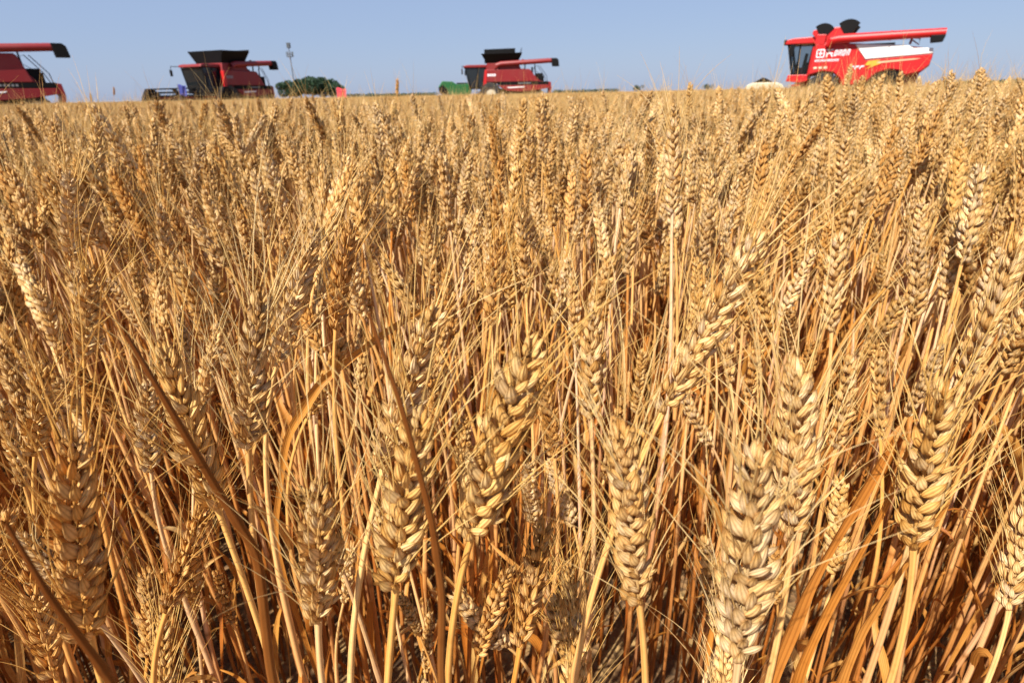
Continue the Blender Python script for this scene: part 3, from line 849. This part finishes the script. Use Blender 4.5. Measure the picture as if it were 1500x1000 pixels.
# far woods that read as one low dark line
rngw = random.Random(9)
V, F, A = [], [], []
for x0, x1, hh, step in ((508, 640, 4.0, 1.1), (812, 905, 4.0, 1.2), (1385, 1500, 4.5, 1.1), (1380, 1500, 3, 1.0), (545, 625, 3, 1.0)):
    px = x0
    while px < x1:
        dist = rngw.uniform(560, 620)
        g = ground_at(px, dist)
        hm = hh / 994 * dist * rngw.uniform(.6, 1.15) + .86
        for _ in range(26):
            p = g + Vector((rngw.gauss(0, 1.1), rngw.gauss(0, 1.1), rngw.uniform(0, 1) * hm))
            u = Vector((rngw.gauss(0, 1), rngw.gauss(0, 1), rngw.gauss(0, .7))).normalized(); w = u.cross(Vector((rngw.gauss(0, 1), rngw.gauss(0, 1), 1))).normalized()
            b = len(V); V += [tuple(p - u * .55), tuple(p + w * .4), tuple(p + u * .55), tuple(p - w * .4)]; F.append((b, b + 1, b + 2, b + 3)); A += [rngw.random()] * 4
        px += step
me = bpy.data.meshes.new('treeline'); me.from_pydata(V, [], F); me.materials.append(M_TREE)
at = me.attributes.new('rnd', 'FLOAT', 'POINT'); at.data.foreach_set('value', A)
tag(link('treeline', me), 'low dark line of far woods along the horizon', 'woods', kind='stuff')
# pale greenhouse far left
t = thing('greenhouse', 'long pale low greenhouse far off left of the reel', 'greenhouse', ground_at(101, 160), side_on(150))
arc = [(math.cos(R(180 - 180 * k / 10)) * 4.2, math.sin(R(180 * k / 10)) * 1.05 + .1) for k in range(11)]
gh = Solid()
gh.v = []
n_ = len(arc)
ln = 18.0
v = [(0, y, z) for y, z in arc] + [(ln, y, z) for y, z in arc]
gh.add(v, [(i, i + 1, n_ + i + 1, n_ + i) for i in range(n_ - 1)] + [tuple(range(n_)), tuple(range(2 * n_ - 1, n_ - 1, -1))])
gh.build('cover', plain('pale_film', (.17, .21, .27), .6), t)
hp = Solid()
for k in range(10): hp.tube([(k * 2.0, y * 1.004, z * 1.004 + .02) for y, z in arc], .04, 5)
hp.build('hoop_frame', P_GREY, t)

# ------------------------------------------------------------------ the wheat that can be told apart
TINTS = {'pale': (1.10, 1.14, 1.22, 1), 'golden': (1.0, .95, .80, 1), 'honey brown': (.95, .80, .58, 1), 'greyish': (.96, .97, 1.02, 1), 'straw': (1.03, 1.02, 1.0, 1), 'dark brown': (.38, .30, .22, 1)}
G_FRONT = 'large wheat stalks standing nearest'
G_FIELD = 'wheat stalks in the crop behind the front ones'
# tip and base of each ear as seen, ear length, tilt away from the viewer, ear roll (0 = herringbone face, 90 = fan face), tint, label
HEROES = [
 (768,475, 690,787, .098,  0,  10,'golden','fat golden wheat stalk with plump grains on a thick pale stem, mid front'),
 (1108,318, 972,602, .098, 0,  30,'pale','large wheat stalk leaning right with a row of open grains, right of the middle'),
 (366,408, 364,655, .088,  0,  20,'greyish','tall grey straw wheat stalk standing upright with long awns, left of the crossing dry leaf'),
 (458,335, 405,535, .086,  0,  35,'pale','pale wheat stalk leaning right, just right of the tall grey straw one'),
 (634,432, 562,685, .090,  0,  40,'pale','pale wheat stalk leaning right with fanned grains behind the brown bent straw'),
 (602,585, 580,858, .086,  0,  15,'golden','golden wheat stalk just left of the fat middle one, its ear low'),
 (466,690, 466,908, .078,  0,  25,'straw','short upright straw wheat stalk with a spiky head, low left of centre'),
 (912,600, 936,880, .092,  0,  10,'straw','long wheat stalk with braided grains, right of the fat middle one'),
 (1118,640, 1082,962, .100, 0, 30,'greyish','biggest wheat stalk at the lower right, greyish and bristling with awns'),
 (1185,512, 1160,785, .094, 0, 40,'pale','pale wheat stalk directly behind the biggest grey one at the lower right'),
 (1256,510, 1225,655, .084, 0, 50,'straw','smaller wheat stalk beside the crossing long awns, right of the pale one'),
 (1368,548, 1338,800, .088, 0, 25,'golden','golden wheat stalk on a bare stem beside the wide orange leaf'),
 (1496,335, 1412,560, .094, 0, 60,'straw','heavy wheat stalk leaning out at the right edge, halfway up'),
 (1505,735, 1478,892, .085, 15, 30,'greyish','wheat stalk cut by the right edge with a thick white stem'),
 (72,622, 132,930, .100,   0,  20,'honey brown','biggest wheat stalk at the left, honey coloured and leaning left'),
 (226,492, 318,742, .092,  0,  45,'golden','golden wheat stalk leaning left behind the long brown leaf'),
 (205,545, 222,690, .082,  0,  10,'greyish','thin greyish wheat stalk just left of the golden leaning one'),
 (138,385, 124,525, .084,  0,  15,'golden','golden bushy wheat stalk in front of a dark gap at the far left'),
 (72,522, 52,665, .082,    0,  30,'golden','wheat stalk with wide spread awns above the biggest left one'),
 (864,432, 866,612, .086,  0,  15,'straw','upright wheat stalk with broad tiers behind the middle ones'),
 (938,503, 934,605, .076,  0,  20,'golden','small deep golden wheat stalk between the tiered one and the large leaning one'),
 (800,535, 812,668, .080,  0,  15,'honey brown','dark honey wheat stalk tucked right behind the fat middle one'),
 (728,330, 720,475, .086,  0,  30,'honey brown','brownish wheat stalk standing above the fat middle one'),
 (992,165, 985,312, .088,  0,  15,'pale','pale upright wheat stalk with awns fanned against the sky, right of centre'),
 (1220,335, 1218,485, .086, 0, 20,'pale','pale upright wheat stalk right of the large leaning one'),
 (1358,330, 1340,468, .084, 0, 25,'greyish','greyish wheat stalk with long crossing awns on the right'),
 (1292,362, 1290,442, .070, 0, 60,'golden','short golden wheat stalk between two taller pale ones on the right'),
 (508,310, 492,482, .088,  0,  40,'honey brown','dark narrow wheat stalk right of the pale right leaning one'),
 (106,240, 104,382, .086,  0,  20,'pale','pale wheat stalk with a tapering head at the upper left'),
 (228,290, 250,405, .084,  0,  40,'straw','wheat stalk leaning slightly left at the upper left'),
 (798,768, 762,945, .080, 10,  60,'honey brown','low honey wheat stalk leaning right beneath the fat middle one'),
 (828,850, 842,970, .074, 20,  20,'golden','low golden wheat stalk at the bottom beside the honey leaning one'),
 (298,742, 244,895, .078,  5,  70,'honey brown','loose open wheat stalk leaning right at the lower left'),
 (38,842, 82,990, .086,   10,  30,'honey brown','shaded honey wheat stalk under the biggest left one'),
 (-6,800, 22,895, .080,    0,  30,'honey brown','wheat stalk cut by the left edge on a thick curved stem'),
 (240,948, 242,1065, .076, 20, 10,'golden','golden wheat tip rising from the bottom edge at the left'),
 (838,950, 832,1085, .078, 20, 20,'golden','wheat tip with spread glumes rising from the bottom edge, middle'),
 (1062,958, 1062,1090, .080, 20, 20,'pale','pale wheat tip rising from the bottom edge under the biggest grey one'),
 (496,158, 495,245, .088,  0,  20,'golden','golden wheat stalk reaching the skyline left of the red flag'),
 (762,138, 764,222, .088,  0,  20,'golden','wheat stalk reaching up to the middle combine, left of a pair'),
 (796,138, 795,232, .088,  0,  30,'straw','wheat stalk reaching up to the middle combine, right of a pair'),
 (724,166, 726,242, .086,  0,  50,'honey brown','dark bushy wheat stalk under the cab of the middle combine'),
 (1014,116, 1008,176, .086, 0, 20,'golden','wheat stalk standing clear above the skyline right of the sky fanned awns'),
 (1247,92, 1238,140, .086, 0,  20,'straw','tall wheat stalk standing against the red and white combine'),
 (1302,122, 1296,180, .086, 0, 20,'pale','pale wheat stalk under the rear of the red and white combine'),
 (853,328, 822,402, .086,  0,  30,'straw','wheat stalk leaning right above the tiered one'),
 (926,282, 920,402, .086,  0,  30,'straw','straw wheat stalk left of the sky fanned pale one'),
 (296,142, 296,205, .086,  0,  20,'golden','wheat stalk with two long awns against the dark cab'),
 (384,160, 386,225, .086,  0,  20,'straw','wheat stalk standing below the side of the second combine'),
 (582,114, 582,141, .084,  0,  20,'honey brown','lone wheat stalk tip clear above the skyline right of the red flag'),
 (133,136, 134,150, .084,  0,  20,'honey brown','dark wheat tip against the sky nearest the cropped combine'),
 (168,127, 167,140, .084,  0,  20,'honey brown','small wheat tip high against the sky left of the reel'),
 (1440,118, 1425,175, .086, 0, 40,'golden','golden wheat stalk leaning at the skyline near the right edge'),
 (1126,160, 1095,220, .086, 0, 50,'honey brown','brown wheat stalk leaning right below the cream trailer'),
]
occupied = []          # ground spots already taken
ear_lines = []         # the big ears, which stand clear of their neighbours

def colour_tree(o, tint):
    o.color = TINTS[tint]
    for c in o.children:
        colour_tree(c, tint)

def hero(idx, tx, ty, bx, by, L, away, roll, tint, label):
    rng = random.Random(5000 + idx)
    rt, rb = ray(tx, ty), ray(bx, by)
    rt, rb = rt / rt.y, rb / rb.y
    # horizontal distance at which a stretch of that length looks that long
    Y = L / (rt - rb).length
    C = Vector((0, 0, CAM_H))
    B = C + rb * Y
    T = C + rt * (Y + L * math.sin(R(away)))
    D = (T - B).normalized()
    lean = Vector((D.x, D.y, 0))
    G = Vector((B.x - lean.x * .10 + rng.gauss(0, .015), B.y - lean.y * .1 + rng.gauss(0, .012) + .012, 0))
    o = thing('wheat_stalk', label, 'wheat', G, 0, G_FRONT)
    P = stem_path((0, 0, 0), B - G, D, 44, rng, .01)
    big = Y < .8
    rs = .12 + .5 * rng.random()
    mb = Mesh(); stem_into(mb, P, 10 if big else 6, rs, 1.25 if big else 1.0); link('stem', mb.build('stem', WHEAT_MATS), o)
    for s in (.28, .5):
        mb = Mesh(); random_leaf(mb, P, s + rng.uniform(-.06, .06), rng, 4, 14); link('leaf', mb.build('leaf', WHEAT_MATS), o)
    d = D.to_track_quat('Z', 'Y').to_matrix()
    # roll so that the wished side of the ear looks at the camera
    view = (C - B).normalized()
    loc = d.transposed() @ view
    face = math.atan2(loc.y, loc.x) + math.pi / 2
    E = Matrix.Translation(B - G) @ d.to_4x4() @ Matrix.Rotation(face + R(roll), 4, 'Z')
    if big:
        spots, awns, spine = ear_layout(rng, L, rng.randint(18, 22), rng.uniform(.055, .078), rng.uniform(.5, 1.15), rng.uniform(-.08, .08), .12)
        mb = Mesh(); mb.tube(np.array(spine), np.full(len(spine), .0008), 6, .4, 0)
        e = link('ear', mb.build('ear', WHEAT_MATS), o, E)
        for k, M in spots:
            link('spikelet', SPIKELET_MESHES[k], e, M)
        mb = Mesh(); awns_into(mb, awns, 6, 4, .74 if Y < .3 else .9, .95 if Y < .3 else .5, rng); link('beard', mb.build('beard', WHEAT_MATS), e)
    else:
        k = rng.randrange(len(FINE_EARS))
        e = link('ear', FINE_EARS[k][0], o, E @ Matrix.Scale(L / EAR_L, 4))
        link('beard', FINE_EARS[k][1], e)
    colour_tree(o, tint)
    if big:
        ear_lines.append((B + (T - B) * .25, B + (T - B) * .8))
    occupied.append((G.x, G.y, .028 if big else .02))
    return o
for i_, h_ in enumerate(HEROES):
    hero(i_, *h_)

# loose dry straws and leaves that cross the front of the picture: (points seen, distances, width, label)
def dry_straw(pts, dists, width, mat_rnd, tint, label, flat):
    P = [on_ray(px, py, d) for (px, py), d in zip(pts, dists)]
    G = Vector((P[-1].x, P[-1].y, 0))
    o = thing('dry_straw', label, 'straw', G, 0, 'dry straws and leaves crossing the front')
    Q = np.array([p - G for p in P] + [Vector((rng_s.gauss(0, .02), .02, 0))])
    t0 = np.linspace(0, 1, len(Q)); t = np.linspace(0, 1, 48)
    # Catmull-like smoothing by repeated averaging of the dense polyline
    S = np.stack([np.interp(t, t0, Q[:, k]) for k in range(3)], -1)
    for _ in range(3):
        S[1:-1] = (S[:-2] + 2 * S[1:-1] + S[2:]) / 4
    mb = Mesh()
    if flat:
        view = np.array([0, -1, .35]); view /= np.linalg.norm(view)
        tan = np.gradient(S, axis=0); tan /= np.linalg.norm(tan, axis=1)[:, None]
        side = np.cross(tan, view); side /= np.linalg.norm(side, axis=1)[:, None]
        nr = np.cross(side, tan)
        w = width * np.minimum(1, .15 + t * 4) * (.85 + .15 * np.sin(t * 17))
        u = np.linspace(-1, 1, 7)
        tw = .5 * np.sin(t * 5)
        G3 = S[:, None, :] + (w[:, None] * u[None, :] / 2 * np.cos(tw)[:, None])[:, :, None] * side[:, None, :] + ((np.abs(u) ** 1.5)[None, :] * w[:, None] * .3 + w[:, None] * u[None, :] / 2 * np.sin(tw)[:, None])[:, :, None] * nr[:, None, :]
        mb.grid(G3, False, mat_rnd, 3)
        link('leaf', mb.build('leaf', WHEAT_MATS), o)
    else:
        r = width / 2 * (.35 + .65 * np.minimum(1, t * 1.6)); r += width * .22 * np.exp(-((t - .48) / .012) ** 2)
        mb.tube(S, r, 8, mat_rnd, 2, t * .0 + .30 + .25 * t ** 2)
        link('stem', mb.build('stem', WHEAT_MATS), o)
    colour_tree(o, tint)
rng_s = random.Random(77)
dry_straw([(540,458),(590,600),(632,760),(648,872),(645,1005)], [.155,.152,.15,.15,.15], .0029, .1, 'dark brown', 'brown bent straw slanting down to a knot left of the fat middle ear', False)
dry_straw([(185,490),(250,600),(320,720),(378,812),(398,1005)], [.215,.215,.22,.22,.22], .0042, .2, 'dark brown', 'long brown rolled leaf slanting down across the left ears to a jointed stem', False)
dry_straw([(8,765),(70,870),(155,985),(200,1060)], [.165,.165,.17,.17], .0030, .0, 'dark brown', 'dark thin straw slanting down in the lower left corner', False)
dry_straw([(655,432),(560,490),(470,560),(420,640),(400,800)], [.50,.44,.42,.42,.45], .0075, .55, 'golden', 'yellow dry leaf crossing diagonally behind the pale right leaning ears', True)
dry_straw([(1310,640),(1250,740),(1180,860),(1130,985),(1105,1080)], [.275,.27,.265,.26,.26], .011, .45, 'straw', 'wide orange leaf slanting down to the left beside the biggest right ear', True)
dry_straw([(1330,655),(1285,760),(1215,880),(1165,990)], [.30,.295,.29,.285], .008, .35, 'golden', 'second orange leaf lying behind the wide orange one at the right', True)
dry_straw([(1390,735),(1320,830),(1260,920),(1225,1010)], [.30,.30,.30,.30], .008, .6, 'straw', 'narrow orange leaf slanting below the golden right ear', True)

# ------------------------------------------------------------------ the field: every spot where a stalk grows
def crowds(x, y, tip):
    """an ear here would press into a big ear, shade it or stand right in front of it"""
    lens = Vector((0, 0, CAM_H))
    for pair in ear_lines:
        for m in pair:
            for q, e in ((m + to_sun * .40, Vector((x, y, tip - .02))), (m + to_sun * .40, Vector((x, y, tip - .07))), (lens, Vector((x, y, tip - .045)))):
                ab = q - m
                t = max(0, min(1, (e - m).dot(ab) / ab.dot(ab)))
                r = (m + ab * t) - e
                if r.x * r.x + r.y * r.y + (r.z * .55) ** 2 < (.036 if q is lens else .026) ** 2: return True
    return False
rng = random.Random(4242)
CELL = .040
spots = []
ny = int(9.0 / CELL)
for iy in range(ny):
    y0 = -.35 + iy * CELL
    half = 1.35 * max(y0, 0) + .75
    nx = int(half / CELL)
    for ix in range(-nx, nx + 1):
        x = ix * CELL + rng.uniform(-.45, .45) * CELL
        y = y0 + rng.uniform(-.45, .45) * CELL
        keep = 1.0 if y < 3 else 1.0 - .45 * (y - 3) / 6
        if rng.random() > keep: continue
        d = math.hypot(x, y)
        if d < .24: continue
        if y < .3 and abs(x) < .5 and d < .34 and rng.random() < .55: continue
        if any((x - a) ** 2 + (y - b) ** 2 < r * r for a, b, r in occupied): continue
        # how far the tip stays below the lens
        if y < .1:
            if d < .45: continue
            drop = rng.gauss(.30, .05)
        elif d < .50:
            if rng.random() < .55: continue
            drop = max(.24, rng.gauss(.32, .06)) if rng.random() < .8 else rng.gauss(.22, .03)
        elif d < .85: drop = max(.055, rng.gauss(.135, .055))
        else: drop = rng.uniform(-.01, .04) if rng.random() < .08 and d < 6 else max(.045, rng.gauss(.092, .038))
        if y > .8 and d < 7: drop -= .028 * max(0, min(1, (x / y - .25) / .4))
        if d < 1.3 and crowds(x, y, CAM_H - drop): continue
        spots.append((x, y, CAM_H - drop))

def grow(x, y, tip, rng):
    v = rng.choice(SHORT if tip < .66 else TALL)
    return v, tip / v.tip * 1.0, rng.uniform(0, 6.283)

cands, rest = [], []
for (x, y, tip) in spots:
    r2 = random.Random(int((x + 50) * 1e5) * 7 + int((y + 50) * 1e5))
    v, sc, rz = grow(x, y, tip, r2)
    M = Matrix.Translation((x, y, 0)) @ Matrix.Rotation(rz, 4, 'Z') @ Matrix.Scale(sc, 4)
    mid = M @ (v.top + v.dir * EAR_L * .5)
    pr = project(mid)
    inside = pr is not None and -10 < pr[0] < 1510 and 60 < pr[1] < 990
    (cands if inside else rest).append((pr[2] if pr else 9, x, y, tip, v, sc, rz, pr, M, r2))
cands.sort(key=lambda c: c[0])
N_THINGS = 300 - len(HEROES) + 8
chosen, rest2 = cands[:N_THINGS], cands[N_THINGS:]

LAND = [(115, 'the cropped combine'), (205, 'the empty sky left'), (285, 'the header reel'), (405, 'the second combine'), (500, 'the dark grove'),
        (640, 'the red flag'), (690, 'the green harvester'), (815, 'the middle combine'), (960, 'the clear skyline'), (1080, 'the sky fanned ear'), (1150, 'the cream trailer'),
        (1255, 'the open cab'), (1395, 'the white panel'), (9999, 'the right corner')]
ROWS = [(215, 'skyline'), (290, 'sixth'), (370, 'fifth'), (460, 'fourth'), (570, 'third'), (700, 'second'), (9999, 'bottom')]
ORD = ['first', 'second', 'third', 'fourth', 'fifth', 'sixth', 'seventh', 'eighth', 'ninth', 'tenth', 'eleventh', 'twelfth', 'thirteenth', 'fourteenth', 'fifteenth', 'sixteenth', 'seventeenth', 'eighteenth']
cells = {}
for c in chosen:
    px, py = c[7][:2]
    a = next(n for lim, n in LAND if px < lim); b = next(n for lim, n in ROWS if py < lim)
    cells.setdefault((a, b), []).append(c)
PROTO = {}
def stalk_thing(c, label, tint):
    _, x, y, tip, v, sc, rz, pr, M, r2 = c
    if id(v) not in PROTO:
        o = thing('wheat_stalk', label, 'wheat', (x, y, 0), rz, G_FIELD)
        link('stem', v.stem, o)
        for lf in v.leaves: link('leaf', lf, o)
        e = link('ear', FINE_EARS[v.ear][0], o, ear_matrix(v.top, v.dir, v.roll))
        link('beard', FINE_EARS[v.ear][1], e)
        PROTO[id(v)] = o
    else:
        src = PROTO[id(v)]
        o = src.copy(); COL.objects.link(o)
        for ch in src.children:
            d = ch.copy(); COL.objects.link(d); d.parent = o
            for g in ch.children:
                h = g.copy(); COL.objects.link(h); h.parent = d
    o.location = (x, y, 0); o.rotation_euler = (0, 0, rz); o.scale = (sc, sc, sc)
    o['label'] = label
    colour_tree(o, tint)
    return o
for (a, b), cs in cells.items():
    cs.sort(key=lambda c: c[7][0])
    for k, c in enumerate(cs):
        tint = c[9].choices(list(TINTS)[:5], [2, 3, 2, 1.5, 3])[0]
        t0 = project(c[8] @ c[4].top); t1 = project(c[8] @ (c[4].top + c[4].dir * EAR_L))
        dx, dy = (t1[0] - t0[0]), max(1, abs(t1[1] - t0[1]))
        lean = 'upright' if abs(dx / dy) < .14 else ('right leaning' if dx > 0 else 'left leaning')
        stalk_thing(c, f"{tint} {lean} wheat stalk, {ORD[k]} from left, {b} row below {a}", tint)

# the rest of the crop reads as one mass
near_src = [coarse_stalk(600 + i, .79, 1) for i in range(12)]
far_src = [coarse_stalk(700 + i, .79, 2) for i in range(8)]
def clump(seed):
    r = random.Random(seed)
    mb = Mesh()
    for k in range(16):
        s = coarse_stalk(seed * 31 + k, .79, 2)
        M = Matrix.Translation((r.uniform(-.16, .16), r.uniform(-.16, .16), r.gauss(0, .03))) @ Matrix.Rotation(r.uniform(0, 6.28), 4, 'Z')
        mb.V += [xf(p, M) for p in s.V]; mb.Q += [q + mb.n for q in s.Q]; mb.A += s.A; mb.B += s.B
        mb.Rn += s.Rn; mb.M += s.M; mb.n += s.n
    return mb
clump_src = [clump(900 + i) for i in range(6)]
pts, lod, rot, scl = [], [], [], []
for c in rest + rest2:
    _, x, y, tip, v, sc, rz = c[:7]
    pts.append((x, y, 0)); lod.append(0 if math.hypot(x, y) < 4.0 else 1); rot.append((rng.gauss(0, .035), rng.gauss(0, .035), rz)); scl.append(tip / .79)
y = 8.7
while y < 95:
    step = .20 + .012 * (y - 8)
    x = -1.35 * y - 1
    while x < 1.35 * y + 1:
        pts.append((x + rng.uniform(-.5, .5) * step, y + rng.uniform(-.5, .5) * step, 0)); lod.append(2)
        rot.append((0, 0, rng.uniform(0, 6.28))); scl.append(max(.84, min(1.035, rng.gauss(.95, .045))))
        x += step
    y += step * .9
fm = bpy.data.meshes.new('wheat_field')
fm.from_pydata(pts, [], [])
for nm, ty, key, arr in (('lod', 'INT', 'value', lod), ('rot', 'FLOAT_VECTOR', 'vector', rot), ('scl', 'FLOAT', 'value', scl)):
    at = fm.attributes.new(nm, ty, 'POINT'); at.data.foreach_set(key, np.array(arr).ravel())
field = link('wheat_field', fm)
tag(field, 'dense ripe golden wheat crop stretching from the front ears to the horizon', 'wheat field', kind='stuff')
ng = bpy.data.node_groups.new('wheat_field_nodes', 'GeometryNodeTree')
ng.interface.new_socket('Geometry', in_out='INPUT', socket_type='NodeSocketGeometry')
ng.interface.new_socket('Geometry', in_out='OUTPUT', socket_type='NodeSocketGeometry')
N, L_ = ng.nodes, ng.links
gi, go = N.new('NodeGroupInput'), N.new('NodeGroupOutput')
def named(a, ty):
    x = N.new('GeometryNodeInputNamedAttribute'); x.data_type = ty; x.inputs['Name'].default_value = a
    return next(o for o in x.outputs if o.enabled and o.name == 'Attribute')
a_lod, a_rot, a_scl = named('lod', 'INT'), named('rot', 'FLOAT_VECTOR'), named('scl', 'FLOAT')
join = N.new('GeometryNodeJoinGeometry')
for level, srcs in enumerate((near_src, far_src, clump_src)):
    inner = N.new('GeometryNodeJoinGeometry')
    for s in srcs:
        ob = bpy.data.objects.new('wheat_source', s.build('wheat_source', WHEAT_MATS))
        oi = N.new('GeometryNodeObjectInfo'); oi.inputs['Object'].default_value = ob
        g2 = N.new('GeometryNodeGeometryToInstance')
        L_.new(oi.outputs['Geometry'], g2.inputs[0]); L_.new(g2.outputs[0], inner.inputs[0])
    cmp = N.new('FunctionNodeCompare'); cmp.data_type = 'INT'; cmp.operation = 'EQUAL'
    ins = [s for s in cmp.inputs if s.enabled]
    L_.new(a_lod, ins[0]); ins[1].default_value = level
    iop = N.new('GeometryNodeInstanceOnPoints')
    L_.new(gi.outputs[0], iop.inputs['Points']); L_.new(cmp.outputs[0], iop.inputs['Selection'])
    L_.new(inner.outputs[0], iop.inputs['Instance']); iop.inputs['Pick Instance'].default_value = True
    rv = N.new('FunctionNodeRandomValue'); rv.data_type = 'INT'
    mn = [s for s in rv.inputs if s.enabled and s.name == 'Min'][0]; mx = [s for s in rv.inputs if s.enabled and s.name == 'Max'][0]
    mn.default_value, mx.default_value = 0, len(srcs) - 1
    L_.new(next(o for o in rv.outputs if o.enabled), iop.inputs['Instance Index'])
    L_.new(a_rot, iop.inputs['Rotation']); L_.new(a_scl, iop.inputs['Scale'])
    L_.new(iop.outputs[0], join.inputs[0])
L_.new(join.outputs[0], go.inputs[0])
field.modifiers.new('wheat', 'NODES').node_group = ng
print('stalk things', len(HEROES) + len(chosen), 'field points', len(pts))
